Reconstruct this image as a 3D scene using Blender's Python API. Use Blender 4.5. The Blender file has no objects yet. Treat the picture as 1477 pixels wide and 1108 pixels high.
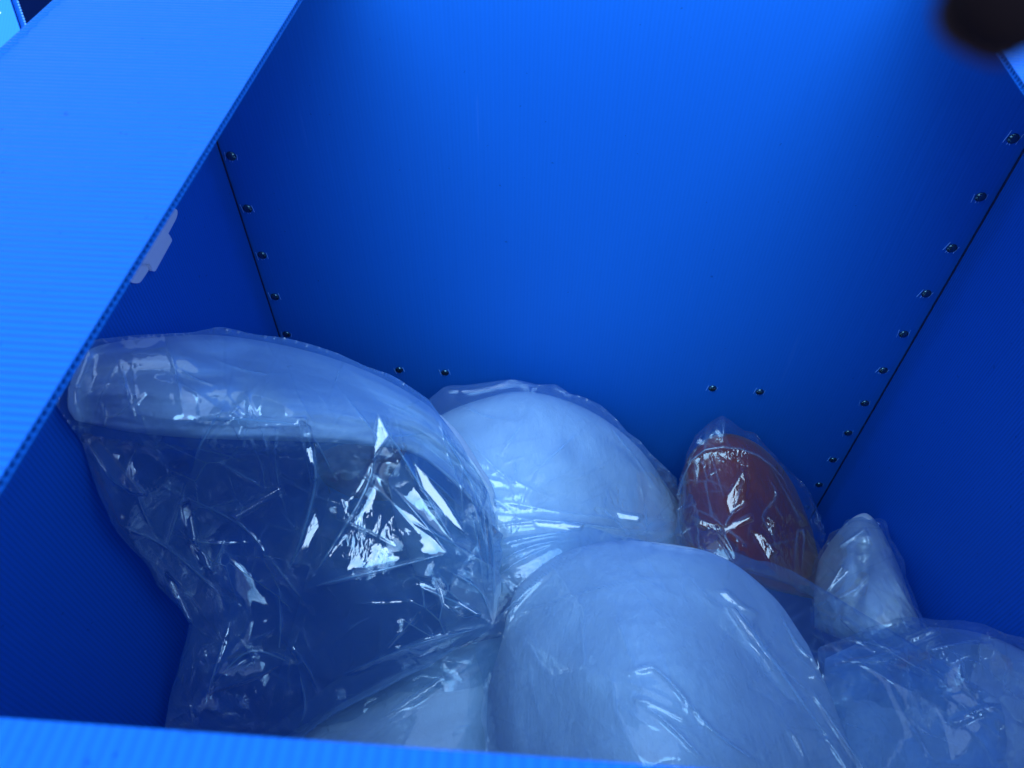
import bpy, bmesh, math, random
import numpy as np
from mathutils import Vector, Matrix

# ------------------------------------------------------------------ scale and camera
U = 0.8                                   # metres per calibration unit
FP, CX, CY = 1105.0, 738.5, 554.0         # focal length and centre in photograph pixels (1477 wide)
def nrm(v):
    v = np.array(v, float); return v/np.linalg.norm(v)
dn = nrm([731-CX, 1502-CY, FP]); dp = nrm([886-CX, -742-CY, FP]); dp = nrm(dp-dn*dp.dot(dn))
R = np.array([np.cross(dp, -dn), dp, -dn])       # world = R @ cam  (cam: x right, y down, z forward)
CAMZ = 1.62*U                                    # lens height above the crate floor
CAM = np.array([0.0, 0.0, CAMZ])
XL, XR, YF, YB = -0.534*U, 0.630*U, -0.16*U, 1.0*U   # crate interior
ZT = CAMZ-0.348*U                                # rim height
C = bpy.context.scene.collection
sc = bpy.context.scene

cam_d = bpy.data.cameras.new('camera'); cam = bpy.data.objects.new('camera', cam_d); C.objects.link(cam)
rx, ry, rz = R@np.array([1, 0, 0]), R@np.array([0, -1, 0]), R@np.array([0, 0, -1])
cam.matrix_world = Matrix(((rx[0], ry[0], rz[0], CAM[0]), (rx[1], ry[1], rz[1], CAM[1]), (rx[2], ry[2], rz[2], CAM[2]), (0, 0, 0, 1)))
cam_d.sensor_width = 36.0; cam_d.lens = 36.0*FP/1477.0
cam_d.clip_start = 0.005; cam_d.clip_end = 500
cam_d.dof.use_dof = True; cam_d.dof.focus_distance = 1.0; cam_d.dof.aperture_fstop = 8.5
sc.camera = cam

SUN_EL, SUN_AZ = math.radians(64), math.radians(182)   # azimuth measured from +Y towards +X
w = bpy.data.worlds.new('World'); sc.world = w; w.use_nodes = True
nt = w.node_tree; bg = nt.nodes['Background']
sky = nt.nodes.new('ShaderNodeTexSky'); sky.sky_type = 'NISHITA'; sky.sun_disc = False
sky.sun_elevation = SUN_EL; sky.sun_rotation = SUN_AZ; sky.air_density = 1.0; sky.dust_density = 0.6; sky.ozone_density = 5.0
nt.links.new(sky.outputs[0], bg.inputs[0]); bg.inputs[1].default_value = 0.15
sl = bpy.data.lights.new('sun', 'SUN'); sl.energy = 1.4; sl.angle = math.radians(62); sl.color = (0.22, 0.60, 1.0)
so = bpy.data.objects.new('sun', sl); C.objects.link(so); so.location = (0, 0, 5)
sd = Vector((math.sin(SUN_AZ)*math.cos(SUN_EL), math.cos(SUN_AZ)*math.cos(SUN_EL), math.sin(SUN_EL)))
so.rotation_euler = sd.to_track_quat('Z', 'Y').to_euler()

sc.view_settings.view_transform = 'Standard'; sc.view_settings.look = 'None'
sc.view_settings.gamma = 1.0; sc.view_settings.exposure = 1.53
sc.cycles.max_bounces = 9; sc.cycles.diffuse_bounces = 6; sc.cycles.glossy_bounces = 4
sc.cycles.transparent_max_bounces = 28; sc.cycles.transmission_bounces = 8
sc.cycles.caustics_reflective = False; sc.cycles.caustics_refractive = False
sc.cycles.use_denoising = True

rng = np.random.default_rng(7)

# ------------------------------------------------------------------ helpers
def tag(o, label=None, cat=None, group=None, kind=None):
    for k, v in (('label', label), ('category', cat), ('group', group), ('kind', kind)):
        if v: o[k] = v
    return o
def link_mesh(name, me, mat, parent=None, smooth=False):
    o = bpy.data.objects.new(name, me); C.objects.link(o)
    if mat is not None and not me.materials: me.materials.append(mat)
    if smooth: me.polygons.foreach_set('use_smooth', [True]*len(me.polygons))
    if parent is not None:
        o.parent = parent; o.matrix_parent_inverse = parent.matrix_world.inverted() if parent.type != 'EMPTY' else Matrix.Translation(-parent.location)
    return o
def empty(name, loc):
    o = bpy.data.objects.new(name, None); C.objects.link(o); o.location = loc; o.empty_display_size = 0.05
    return o
def bm_obj(name, bm, mat, parent=None, smooth=False):
    me = bpy.data.meshes.new(name); bm.normal_update(); bm.to_mesh(me); bm.free()
    return link_mesh(name, me, mat, parent, smooth)
def add_box(bm, x0, x1, y0, y1, z0, z1, M=None):
    vs = [bm.verts.new((x, y, z)) for x in (x0, x1) for y in (y0, y1) for z in (z0, z1)]
    for f in ((0, 1, 3, 2), (4, 6, 7, 5), (0, 4, 5, 1), (2, 3, 7, 6), (0, 2, 6, 4), (1, 5, 7, 3)):
        bm.faces.new([vs[i] for i in f])
    if M is not None: bmesh.ops.transform(bm, matrix=M, verts=vs)
    return vs
def Wp(px, py, d):                                # pixel + depth (metres along the view axis) -> world
    px, py, d = np.broadcast_arrays(np.asarray(px, float), np.asarray(py, float), np.asarray(d, float))
    c = np.stack([(px-CX)/FP*d, (py-CY)/FP*d, d], -1)
    return c@R.T + CAM
def dz(px, py, zu):                               # depth at which that pixel's ray is zu units below the lens
    r = R@np.array([(px-CX)/FP, (py-CY)/FP, 1.0]); return zu*U/r[2]
def proj(P):
    c = (P-CAM)@R; return c[..., 0]/c[..., 2]*FP+CX, c[..., 1]/c[..., 2]*FP+CY, c[..., 2]

# ------------------------------------------------------------------ materials
class NB:
    def __init__(s, name):
        s.m = bpy.data.materials.new(name); s.m.use_nodes = True; s.t = s.m.node_tree; s.n = s.t.nodes; s.l = s.t.links
        s.b = s.n['Principled BSDF']; s.out = s.n['Material Output']
    def new(s, ty, **k):
        n = s.n.new(ty)
        for a, v in k.items(): setattr(n, a, v)
        return n
    def math(s, op, a, b=None, c=None):
        n = s.new('ShaderNodeMath', operation=op)
        for i, v in enumerate((a, b, c)):
            if v is None: continue
            if isinstance(v, (int, float)): n.inputs[i].default_value = v
            else: s.l.new(v, n.inputs[i])
        return n.outputs[0]
PITCH = 0.0059*U
def panel_mat(name, axis, base=(0.010, 0.155, 0.60), strength=1.0, trans=0.06, pitch=PITCH, rough=0.48):
    k = NB(name); tc = k.new('ShaderNodeTexCoord'); sp = k.new('ShaderNodeSeparateXYZ'); k.l.new(tc.outputs['Object'], sp.inputs[0])
    ax = sp.outputs[axis]
    s = k.math('SINE', k.math('MULTIPLY', ax, 2*math.pi/pitch))
    s2 = k.math('POWER', k.math('ABSOLUTE', k.math('SINE', k.math('MULTIPLY', ax, math.pi/pitch))), 0.6)
    noi = k.new('ShaderNodeTexNoise'); noi.inputs['Scale'].default_value = 6; noi.inputs['Detail'].default_value = 3
    mp = k.new('ShaderNodeMapping'); k.l.new(tc.outputs['Object'], mp.inputs[0]); sca = [1.0, 1.0, 1.0]; sca[axis] = 25.0
    mp.inputs['Scale'].default_value = sca; k.l.new(mp.outputs[0], noi.inputs['Vector'])
    v = k.math('ADD', k.math('MULTIPLY', s, 0.02+0.05*strength), k.math('MULTIPLY', noi.outputs[0], 0.04))
    v = k.math('ADD', v, 0.98)
    hs = k.new('ShaderNodeHueSaturation'); hs.inputs['Color'].default_value = (*base, 1); k.l.new(v, hs.inputs['Value'])
    dn_ = k.new('ShaderNodeTexNoise'); dn_.inputs['Scale'].default_value = 130; dn_.inputs['Detail'].default_value = 2; k.l.new(tc.outputs['Object'], dn_.inputs['Vector'])
    dr = k.new('ShaderNodeMapRange'); dr.inputs[1].default_value = 0.735; dr.inputs[2].default_value = 0.76; dr.inputs[4].default_value = 0.5; k.l.new(dn_.outputs[0], dr.inputs[0])
    s3 = k.new('ShaderNodeTexNoise'); s3.inputs['Scale'].default_value = 5; s3.inputs['Detail'].default_value = 5
    m3 = k.new('ShaderNodeMapping'); m3.inputs['Scale'].default_value = (14, 14, 0.8) if axis != 2 else (1, 1, 1); m3.inputs['Rotation'].default_value = (0.5, 0.35, 0.2); k.l.new(tc.outputs['Object'], m3.inputs[0]); k.l.new(m3.outputs[0], s3.inputs['Vector'])
    sr = k.new('ShaderNodeMapRange'); sr.inputs[1].default_value = 0.70; sr.inputs[2].default_value = 0.72; sr.inputs[4].default_value = 0.04; k.l.new(s3.outputs[0], sr.inputs[0])
    mxd = k.new('ShaderNodeMixRGB'); mxd.inputs[2].default_value = (0.0, 0.03, 0.15, 1); k.l.new(dr.outputs[0], mxd.inputs[0]); k.l.new(hs.outputs[0], mxd.inputs[1])
    mxs = k.new('ShaderNodeMixRGB'); mxs.inputs[2].default_value = (0.25, 0.45, 0.9, 1); k.l.new(sr.outputs[0], mxs.inputs[0]); k.l.new(mxd.outputs[0], mxs.inputs[1])
    k.l.new(mxs.outputs[0], k.b.inputs['Base Color'])
    sc_ = k.new('ShaderNodeTexNoise'); sc_.inputs['Scale'].default_value = 90; sc_.inputs['Detail'].default_value = 4
    k.l.new(tc.outputs['Object'], sc_.inputs['Vector'])
    k.l.new(k.math('ADD', k.math('MULTIPLY', sc_.outputs[0], 0.12), rough-0.06), k.b.inputs['Roughness'])
    bu = k.new('ShaderNodeBump'); bu.inputs['Strength'].default_value = 0.35*strength; bu.inputs['Distance'].default_value = 0.0006
    k.l.new(s2, bu.inputs['Height'])
    b2 = k.new('ShaderNodeBump'); b2.inputs['Strength'].default_value = 0.15; b2.inputs['Distance'].default_value = 0.003
    k.l.new(noi.outputs[0], b2.inputs['Height']); k.l.new(bu.outputs[0], b2.inputs['Normal']); k.l.new(b2.outputs[0], k.b.inputs['Normal'])
    k.b.inputs['IOR'].default_value = 1.45; k.b.inputs['Specular IOR Level'].default_value = 0.16
    tr = k.new('ShaderNodeBsdfTranslucent'); tr.inputs[0].default_value = (base[0]*1.5, base[1]*1.5, min(1, base[2]*1.1), 1)
    mx = k.new('ShaderNodeMixShader'); mx.inputs[0].default_value = trans
    k.l.new(k.b.outputs[0], mx.inputs[1]); k.l.new(tr.outputs[0], mx.inputs[2]); k.l.new(mx.outputs[0], k.out.inputs[0])
    return k.m
def simple_mat(name, col, rough=0.5, metal=0.0, noise=0.1, nscale=40, bump=0.0):
    k = NB(name); tc = k.new('ShaderNodeTexCoord'); noi = k.new('ShaderNodeTexNoise'); noi.inputs['Scale'].default_value = nscale; noi.inputs['Detail'].default_value = 5
    k.l.new(tc.outputs['Object'], noi.inputs['Vector'])
    hs = k.new('ShaderNodeHueSaturation'); hs.inputs['Color'].default_value = (*col, 1)
    k.l.new(k.math('ADD', k.math('MULTIPLY', noi.outputs[0], noise*2), 1-noise), hs.inputs['Value']); k.l.new(hs.outputs[0], k.b.inputs['Base Color'])
    k.b.inputs['Roughness'].default_value = rough; k.b.inputs['Metallic'].default_value = metal
    if bump:
        bu = k.new('ShaderNodeBump'); bu.inputs['Strength'].default_value = bump; bu.inputs['Distance'].default_value = 0.002
        k.l.new(noi.outputs[0], bu.inputs['Height']); k.l.new(bu.outputs[0], k.b.inputs['Normal'])
    return k.m
def fabric_mat(name, col, nscale=14, fuzz=0.5):
    k = NB(name); tc = k.new('ShaderNodeTexCoord')
    n1 = k.new('ShaderNodeTexNoise'); n1.inputs['Scale'].default_value = nscale; n1.inputs['Detail'].default_value = 4
    n2 = k.new('ShaderNodeTexNoise'); n2.inputs['Scale'].default_value = 75; n2.inputs['Detail'].default_value = 8; n2.inputs['Roughness'].default_value = 0.7
    mp = k.new('ShaderNodeMapping'); mp.inputs['Scale'].default_value = (1, 0.45, 1.3); mp.inputs['Rotation'].default_value = (0.4, 0.3, 0.6)
    k.l.new(tc.outputs['Object'], mp.inputs[0]); k.l.new(mp.outputs[0], n1.inputs['Vector']); k.l.new(mp.outputs[0], n2.inputs['Vector'])
    v = k.math('ADD', k.math('ADD', k.math('MULTIPLY', n1.outputs[0], 0.07), k.math('MULTIPLY', n2.outputs[0], 0.22)), 0.84)
    hs = k.new('ShaderNodeHueSaturation'); hs.inputs['Color'].default_value = (*col, 1); k.l.new(v, hs.inputs['Value']); k.l.new(hs.outputs[0], k.b.inputs['Base Color'])
    k.b.inputs['Roughness'].default_value = 0.95; k.b.inputs['Specular IOR Level'].default_value = 0.1
    k.b.inputs['Sheen Weight'].default_value = fuzz*0.4
    b1 = k.new('ShaderNodeBump'); b1.inputs['Strength'].default_value = 0.5; b1.inputs['Distance'].default_value = 0.004; k.l.new(n1.outputs[0], b1.inputs['Height'])
    b2 = k.new('ShaderNodeBump'); b2.inputs['Strength'].default_value = min(1, fuzz*1.6); b2.inputs['Distance'].default_value = 0.003; k.l.new(n2.outputs[0], b2.inputs['Height'])
    k.l.new(b1.outputs[0], b2.inputs['Normal']); k.l.new(b2.outputs[0], k.b.inputs['Normal'])
    return k.m
def film_mat(name, milk=0.07, crinkle=0.5, rough=0.05, boost=2.2, tint=(0.50, 0.74, 1.0, 1)):
    k = NB(name); k.n.remove(k.b); tc = k.new('ShaderNodeTexCoord')
    # fine crinkle: small flat facets, patchy, over soft long ripples
    mp = k.new('ShaderNodeMapping'); mp.inputs['Scale'].default_value = (1, 0.55, 0.8); mp.inputs['Rotation'].default_value = (0.5, 0.2, 0.9); k.l.new(tc.outputs['Object'], mp.inputs[0])
    wn = k.new('ShaderNodeTexNoise'); wn.inputs['Scale'].default_value = 40; wn.inputs['Detail'].default_value = 2; k.l.new(mp.outputs[0], wn.inputs['Vector'])
    wv = k.new('ShaderNodeVectorMath', operation='MULTIPLY_ADD'); wv.inputs[1].default_value = (0.03, 0.03, 0.03); k.l.new(wn.outputs['Color'], wv.inputs[0]); k.l.new(mp.outputs[0], wv.inputs[2])
    vo = k.new('ShaderNodeTexVoronoi'); vo.feature = 'DISTANCE_TO_EDGE'; vo.inputs['Scale'].default_value = 60; k.l.new(wv.outputs[0], vo.inputs['Vector'])
    vo2 = k.new('ShaderNodeTexVoronoi'); vo2.feature = 'DISTANCE_TO_EDGE'; vo2.inputs['Scale'].default_value = 170; k.l.new(wv.outputs[0], vo2.inputs['Vector'])
    n2 = k.new('ShaderNodeTexNoise'); n2.inputs['Scale'].default_value = 11; n2.inputs['Detail'].default_value = 3; k.l.new(tc.outputs['Object'], n2.inputs['Vector'])
    patch = k.new('ShaderNodeMapRange'); patch.inputs[1].default_value = 0.50; patch.inputs[2].default_value = 0.64; k.l.new(n2.outputs[0], patch.inputs[0])
    rid = k.math('ADD', vo.outputs[0], k.math('MULTIPLY', vo2.outputs[0], 0.35))
    bu = k.new('ShaderNodeBump'); bu.inputs['Distance'].default_value = 0.005
    k.l.new(k.math('ADD', k.math('MULTIPLY', patch.outputs[0], crinkle), crinkle*0.05), bu.inputs['Strength']); k.l.new(rid, bu.inputs['Height'])
    gl = k.new('ShaderNodeBsdfGlossy'); gl.inputs['Roughness'].default_value = rough; gl.inputs['Color'].default_value = (1, 1, 1, 1); k.l.new(bu.outputs[0], gl.inputs['Normal'])
    tr = k.new('ShaderNodeBsdfTransparent'); tr.inputs[0].default_value = (0.90, 0.96, 1.0, 1)
    df = k.new('ShaderNodeBsdfDiffuse'); df.inputs[0].default_value = tint; k.l.new(bu.outputs[0], df.inputs['Normal'])
    tl = k.new('ShaderNodeBsdfTranslucent'); tl.inputs[0].default_value = tint
    ml = k.new('ShaderNodeMixShader'); ml.inputs[0].default_value = 0.5; k.l.new(df.outputs[0], ml.inputs[1]); k.l.new(tl.outputs[0], ml.inputs[2])
    lw = k.new('ShaderNodeLayerWeight'); lw.inputs[0].default_value = 0.35; k.l.new(bu.outputs[0], lw.inputs['Normal'])
    at = k.new('ShaderNodeAttribute', attribute_name='crease')
    mf = k.math('ADD', k.math('MULTIPLY', k.math('POWER', lw.outputs['Facing'], 2.0), milk*3.0), milk)
    mf = k.math('ADD', mf, k.math('MULTIPLY', at.outputs['Fac'], 0.55))
    m1 = k.new('ShaderNodeMixShader'); k.l.new(mf, m1.inputs[0]); k.l.new(tr.outputs[0], m1.inputs[1]); k.l.new(ml.outputs[0], m1.inputs[2])
    fr = k.new('ShaderNodeFresnel'); fr.inputs['IOR'].default_value = 1.5; k.l.new(bu.outputs[0], fr.inputs['Normal'])
    fm = k.math('MINIMUM', k.math('MULTIPLY', fr.outputs[0], boost), 0.36)
    m2 = k.new('ShaderNodeMixShader'); k.l.new(fm, m2.inputs[0]); k.l.new(m1.outputs[0], m2.inputs[1]); k.l.new(gl.outputs[0], m2.inputs[2])
    k.l.new(m2.outputs[0], k.out.inputs[0])
    return k.m

M_wall_x = panel_mat('blue_corrugated_plastic_back', 0, strength=0.15)
M_wall_y = panel_mat('blue_corrugated_plastic_side', 1, strength=1.7, trans=0.22)
M_flap_y = panel_mat('blue_corrugated_plastic_flap_side', 1, strength=2.4, trans=0.2)
M_flap_x = panel_mat('blue_corrugated_plastic_flap_front', 0, strength=1.8, trans=0.2)
M_smooth = panel_mat('blue_plastic_neighbour', 0, base=(0.04, 0.26, 0.9), strength=0.2)
M_rivet = simple_mat('dark_rivet_metal', (0.10, 0.20, 0.22), 0.16, 0.9, 0.1)
M_rivet2 = simple_mat('bright_rivet_metal', (0.8, 0.78, 0.75), 0.25, 0.9, 0.05)
M_crimp = simple_mat('stressed_plastic', (0.22, 0.50, 0.95), 0.25)
M_navy = simple_mat('inside_shade_navy', (0.001, 0.006, 0.04), 0.9)  # interior shade of the neighbouring crate, painted as a near-black navy
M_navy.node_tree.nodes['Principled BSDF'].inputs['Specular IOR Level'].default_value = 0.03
M_clip = simple_mat('white_clip_plastic', (0.75, 0.78, 0.86), 0.45, 0, 0.04, 60)
M_white = fabric_mat('white_wadding', (0.70, 0.80, 0.88))
M_white2 = fabric_mat('cream_wadding', (0.84, 0.84, 0.80), 20)
M_red = fabric_mat('dark_red_cloth', (0.28, 0.040, 0.018), 30, 0.4)
M_film = film_mat('clear_bag_film', milk=0.12, crinkle=0.4)
M_film_r = film_mat('clear_bag_film_thin', milk=0.045, crinkle=0.5, boost=2.4)
M_film_c = film_mat('clear_bag_film_crumpled', milk=0.20, crinkle=0.3, boost=3.2, tint=(0.40, 0.72, 1.0, 1))
M_film_t = film_mat('clear_bag_film_tight', milk=0.12, crinkle=0.08, boost=1.7, rough=0.05)
M_skin = simple_mat('backlit_skin', (0.007, 0.003, 0.0035), 0.95, 0, 0.2, 300, 0.2)  # near-black because the backlit finger's shade is put into its colour
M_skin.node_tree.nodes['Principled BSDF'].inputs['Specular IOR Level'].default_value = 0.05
M_nail = simple_mat('nail', (0.07, 0.035, 0.035), 0.35, 0, 0.05, 60)
M_ground = simple_mat('grey_concrete', (0.30, 0.29, 0.27), 0.9, 0, 0.2, 8, 0.3)

# ------------------------------------------------------------------ ground
bm = bmesh.new(); add_box(bm, -40, 40, -40, 40, -0.30, -0.02)
tag(bm_obj('ground', bm, M_ground), kind='structure')

# ------------------------------------------------------------------ crate
T = 0.0052
crate = empty('storage_crate', ((XL+XR)/2, (YF+YB)/2, -0.02))
tag(crate, 'large open blue corrugated plastic crate holding the bagged pillows, its flaps folded inward', 'crate')
def box_part(name, mat, b, parent=crate, label=None):
    bm = bmesh.new(); add_box(bm, *b)
    bmesh.ops.bevel(bm, geom=bm.edges[:], offset=0.0007, segments=1, affect='EDGES')
    o = bm_obj(name, bm, mat, parent)
    if label: o['label'] = label
    return o
G = 0.0042
box_part('wall', M_wall_x, (XL-0.03, XR+0.03, YB, YB+T, -0.012, ZT), label='back wall panel with a row of dark rivets down each side')
box_part('wall', M_wall_y, (XL-T, XL, YF, YB-G, -0.012, ZT), label='left wall panel')
box_part('wall', M_wall_y, (XR, XR+T, YF, YB-G, -0.012, ZT), label='right wall panel')
box_part('wall', M_wall_x, (XL-T, XR+T, YF-T-0.001, YF-0.001, -0.012, ZT), label='near wall panel')
box_part('base_panel', M_wall_x, (XL-T, XR+T, YF-T, YB+T, -0.019, -0.013))
box_part('corner_flange', M_wall_y, (XL-2*T-0.002, XL-T-0.002, YB-0.04, YB-0.0005, -0.012, ZT-0.002))
box_part('corner_flange', M_wall_y, (XR+T+0.002, XR+2*T+0.002, YB-0.04, YB-0.0005, -0.012, ZT-0.002))

M_seam = simple_mat('seam_gap_shade', (0.002, 0.008, 0.06), 0.6)  # dark strips paint the shade of the open corner gaps
box_part('seam_shade_strip', M_seam, (XL-0.001, XL+0.0006, YB-0.0040, YB-0.0005, -0.012, ZT-0.003))
box_part('seam_shade_strip', M_seam, (XR-0.0006, XR+0.001, YB-0.0040, YB-0.0005, -0.012, ZT-0.003))
def flap(y0, y1, width, rise, mat, M, label, n_axis_len):
    """a corrugated sheet: local x = away from hinge, local y = along hinge; two skins joined by ribs, cells open at the free edge"""
    bm = bmesh.new(); s = 0.0007
    add_box(bm, 0, width, y0, y1, -s, 0); add_box(bm, 0, width, y0, y1, -T, -T+s)
    n = int((y1-y0)/PITCH)
    for i in range(n+1):
        y = y0+i*PITCH
        add_box(bm, 0.004, width-0.0006, y, y+0.0016, -T+s, -s)
    # rolled crease by the hinge
    for i in range(n):
        y = y0+(i+0.5)*PITCH
        add_box(bm, 0.001, 0.007+0.003*random.random(), y, y+0.0012, -0.0001, 0.0004)
    o = bm_obj('flap', bm, mat, None)
    o.data.transform(M); o.parent = crate; o.matrix_parent_inverse = Matrix.Translation(-crate.location)
    o['label'] = label
    return o
random.seed(3)
rise = math.radians(3)
WF = 0.2505*U
# left flap: hinge at x=XL, going +x
flap(YF, YB-0.02, WF, 0, M_flap_y, Matrix.Translation((XL, 0, ZT+T+0.001))@Matrix.Rotation(-rise*0.3, 4, 'Y'), 'broad left flap folded inward with its open corrugated edge showing', 0)
flap(-YB+0.02, -YF, 0.235*U, 0, M_flap_y, Matrix.Translation((XR, 0, ZT+T+0.001))@Matrix.Rotation(math.pi, 4, 'Z')@Matrix.Rotation(-rise*0.3, 4, 'Y'), 'right flap folded inward, only its edge in the top right corner', 0)
flap(-XR, -XL, 0.0885*U-YF, 0, M_flap_x, Matrix.Translation((0, YF, ZT+T+0.003))@Matrix.Rotation(0.0206, 4, 'Z')@Matrix.Rotation(math.pi/2, 4, 'Z')@Matrix.Rotation(-rise*0.2, 4, 'Y'), 'near flap folded inward along the bottom of the photograph', 0)
# back flap folded outward and hanging down behind
flap(-XR, -XL, WF, 0, M_flap_x, Matrix.Translation((0, YB+2*T+0.004, ZT))@Matrix.Rotation(math.pi/2, 4, 'Z')@Matrix.Rotation(math.radians(75), 4, 'Y'), 'back flap folded outward', 0)

# rivets on the back wall
def rivet_mesh():
    bm = bmesh.new(); r = 0.0062; rings = [(1.0, 0.0), (1.0, 0.12), (0.88, 0.28), (0.6, 0.42), (0.25, 0.48)]
    prev = None; n = 20
    for rr, hh in rings:
        ring = [bm.verts.new((rr*r*math.cos(2*math.pi*i/n), -hh*r*1.1, rr*r*math.sin(2*math.pi*i/n))) for i in range(n)]
        if prev:
            for i in range(n): bm.faces.new((prev[i], ring[i], ring[(i+1) % n], prev[(i+1) % n]))
        prev = ring
    bm.faces.new(prev); me = bpy.data.meshes.new('rivet'); bmesh.ops.recalc_face_normals(bm, faces=bm.faces[:]); bm.to_mesh(me); bm.free(); return me
def crimp_mesh(seed):
    rnd = random.Random(seed); bm = bmesh.new()
    for sx in (-0.0078, -0.0026, 0.0008, 0.0072):
        zc = -0.0055 if abs(sx) < 0.004 else rnd.uniform(-0.003, 0.001); h = rnd.uniform(0.004, 0.008)*(0.6 if abs(sx) < 0.004 else 1.0)
        wv = 0.0004
        a = [bm.verts.new(p) for p in ((sx-wv, 0, zc-h), (sx, -0.0007, zc-h*0.8), (sx+wv, 0, zc-h), (sx-wv, 0, zc+h), (sx, -0.0007, zc+h*0.8), (sx+wv, 0, zc+h))]
        for f in ((0, 1, 4, 3), (1, 2, 5, 4), (0, 2, 1), (3, 4, 5)): bm.faces.new([a[i] for i in f])
    me = bpy.data.meshes.new('crimp_mark'); bm.to_mesh(me); bm.free(); return me
RM = rivet_mesh(); RM.materials.append(M_rivet); RM.polygons.foreach_set('use_smooth', [True]*len(RM.polygons))
CM = [crimp_mesh(i) for i in range(4)]
for c_ in CM: c_.materials.append(M_crimp)
spots = []
for i in range(-2, 11): spots.append((0.6092, -0.577-0.0960*i))
for i in range(-2, 10): spots.append((-0.5197, -0.673-0.0985*i))
spots += [(-0.3077, -1.149), (-0.215, -1.148), (0.3128, -1.140), (0.4044, -1.141)]
for i, (x, z) in enumerate(spots):
    if CAMZ+z*U > ZT-0.01: continue
    o = bpy.data.objects.new('rivet', RM); C.objects.link(o); o.parent = crate
    o.location = Vector((x*U, YB-0.0002, CAMZ+z*U))-crate.location; o.rotation_euler = (0, random.uniform(-0.3, 0.3), 0)
    c2 = bpy.data.objects.new('crimp_mark', CM[i % 4]); C.objects.link(c2); c2.parent = o
# white plastic clip on the left wall, below the flap (outline on the wall plane)
def on_left(px, py):
    r = R@np.array([(px-CX)/FP, (py-CY)/FP, 1.0]); t = XL/r[0]; p = CAM+r*t; return p[1], p[2]
def rounded(poly, r=2.0, n=4):
    out = []
    m = len(poly)
    for i in range(m):
        a, b, c = np.array(poly[i-1], float), np.array(poly[i], float), np.array(poly[(i+1) % m], float)
        u, v = nrm(a-b), nrm(c-b); rr = min(r, np.linalg.norm(a-b)*.45, np.linalg.norm(c-b)*.45)
        p0, p1 = b+u*rr, b+v*rr
        for k in range(n+1):
            t = k/n; out.append((1-t)**2*p0+2*t*(1-t)*b+t*t*p1)
    return out
def clip_plate(poly, x0, x1, r, name, parent):
    pts = [on_left(*p) for p in rounded(poly, r)]
    bm = bmesh.new(); a = [bm.verts.new((x0, y, z)) for y, z in pts]; b = [bm.verts.new((x1, y, z)) for y, z in pts]; n = len(pts)
    bm.faces.new(a); bm.faces.new(b[::-1])
    for i in range(n): bm.faces.new((a[i], b[i], b[(i+1) % n], a[(i+1) % n]))
    bmesh.ops.recalc_face_normals(bm, faces=bm.faces[:])
    return bm_obj(name, bm, M_clip, parent)
clip_plate([(228, 296), (254, 302), (252, 314), (238, 340), (210, 392), (198, 409), (186, 408), (168, 390)], XL+0.0003, XL+0.0024, 8, 'latch_plate', crate)['label'] = 'white plastic latch plate on the left wall'
clip_plate([(215, 320), (235, 336), (241, 346), (216, 391), (212, 391), (208, 380), (190, 380)], XL+0.0025, XL+0.006, 3, 'latch_slider', crate)

# ------------------------------------------------------------------ neighbouring crate (top left corner)
def neighbour():
    nb = empty('storage_crate', (-1.15, 1.6, -0.02))
    tag(nb, 'neighbouring blue crate beyond the left flap, its light panel bearing one bright rivet', 'crate')
    def quad_slab(name, mat, pts, thick, label=None):
        a = [Vector(p) for p in pts]; nn = (a[1]-a[0]).cross(a[3]-a[0]).normalized()*thick
        bm = bmesh.new(); v = [bm.verts.new(p) for p in a]+[bm.verts.new(p+nn) for p in a]
        for f in ((0, 1, 2, 3), (7, 6, 5, 4), (0, 4, 5, 1), (1, 5, 6, 2), (2, 6, 7, 3), (3, 7, 4, 0)): bm.faces.new([v[i] for i in f])
        bmesh.ops.recalc_face_normals(bm, faces=bm.faces[:])
        o = bm_obj(name, bm, mat, nb)
        if label: o['label'] = label
        return o
    D = 1.22
    def P(x, y, d): return tuple(Wp(x, y, d))
    # light panel (a raised flap), its edge strip with cell ends, the inside behind with its shade put into the colour
    quad_slab('flap', M_smooth, [P(-260, -190, D), P(-6, -60, D), P(60, 135, D-0.02), P(-190, 60, D-0.05)], T, 'light blue outer flap with a bright rivet')
    quad_slab('flap_edge', M_flap_x, [P(-4, -60, D+0.012), P(6, -58, D+0.012), P(66, 120, D-0.008), P(58, 120, D-0.008)], 0.002)
    bm = bmesh.new()
    for i in range(46):
        t = i/45; p = Wp(4+62*t, -60+178*t, D+0.008-0.02*t)
        add_box(bm, p[0]-0.0012, p[0]+0.0012, p[1]-0.001, p[1]+0.001, p[2]-0.0011, p[2]+0.0011)
    bm_obj('cell_ends', bm, M_crimp, nb)['kind'] = 'stuff'
    quad_slab('wall', M_navy, [P(-40, -420, D+0.30), P(560, -420, D+0.30), P(560, 300, D+0.55), P(-40, 300, D+0.55)], T, 'inner wall with its shade painted in dark navy')
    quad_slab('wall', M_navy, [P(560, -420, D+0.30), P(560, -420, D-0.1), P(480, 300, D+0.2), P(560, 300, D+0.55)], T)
    quad_slab('sky_shield_panel', M_wall_x, [P(-40, -420, D+0.30), P(560, -420, D+0.30), P(560, -420, D-0.1), P(-40, -420, D-0.1)], T)  # unseen panel added to keep sky light off the inner walls
    o = bpy.data.objects.new('rivet', RM.copy()); o.data.materials[0] = M_rivet2; C.objects.link(o); o.parent = nb
    p = Vector(Wp(2, 22, D-0.006)); o.location = p-nb.location
    o.rotation_euler = (Vector(CAM)-p).to_track_quat('-Y', 'Z').to_euler(); o.scale = (0.9, 0.9, 0.9)
neighbour()

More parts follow.
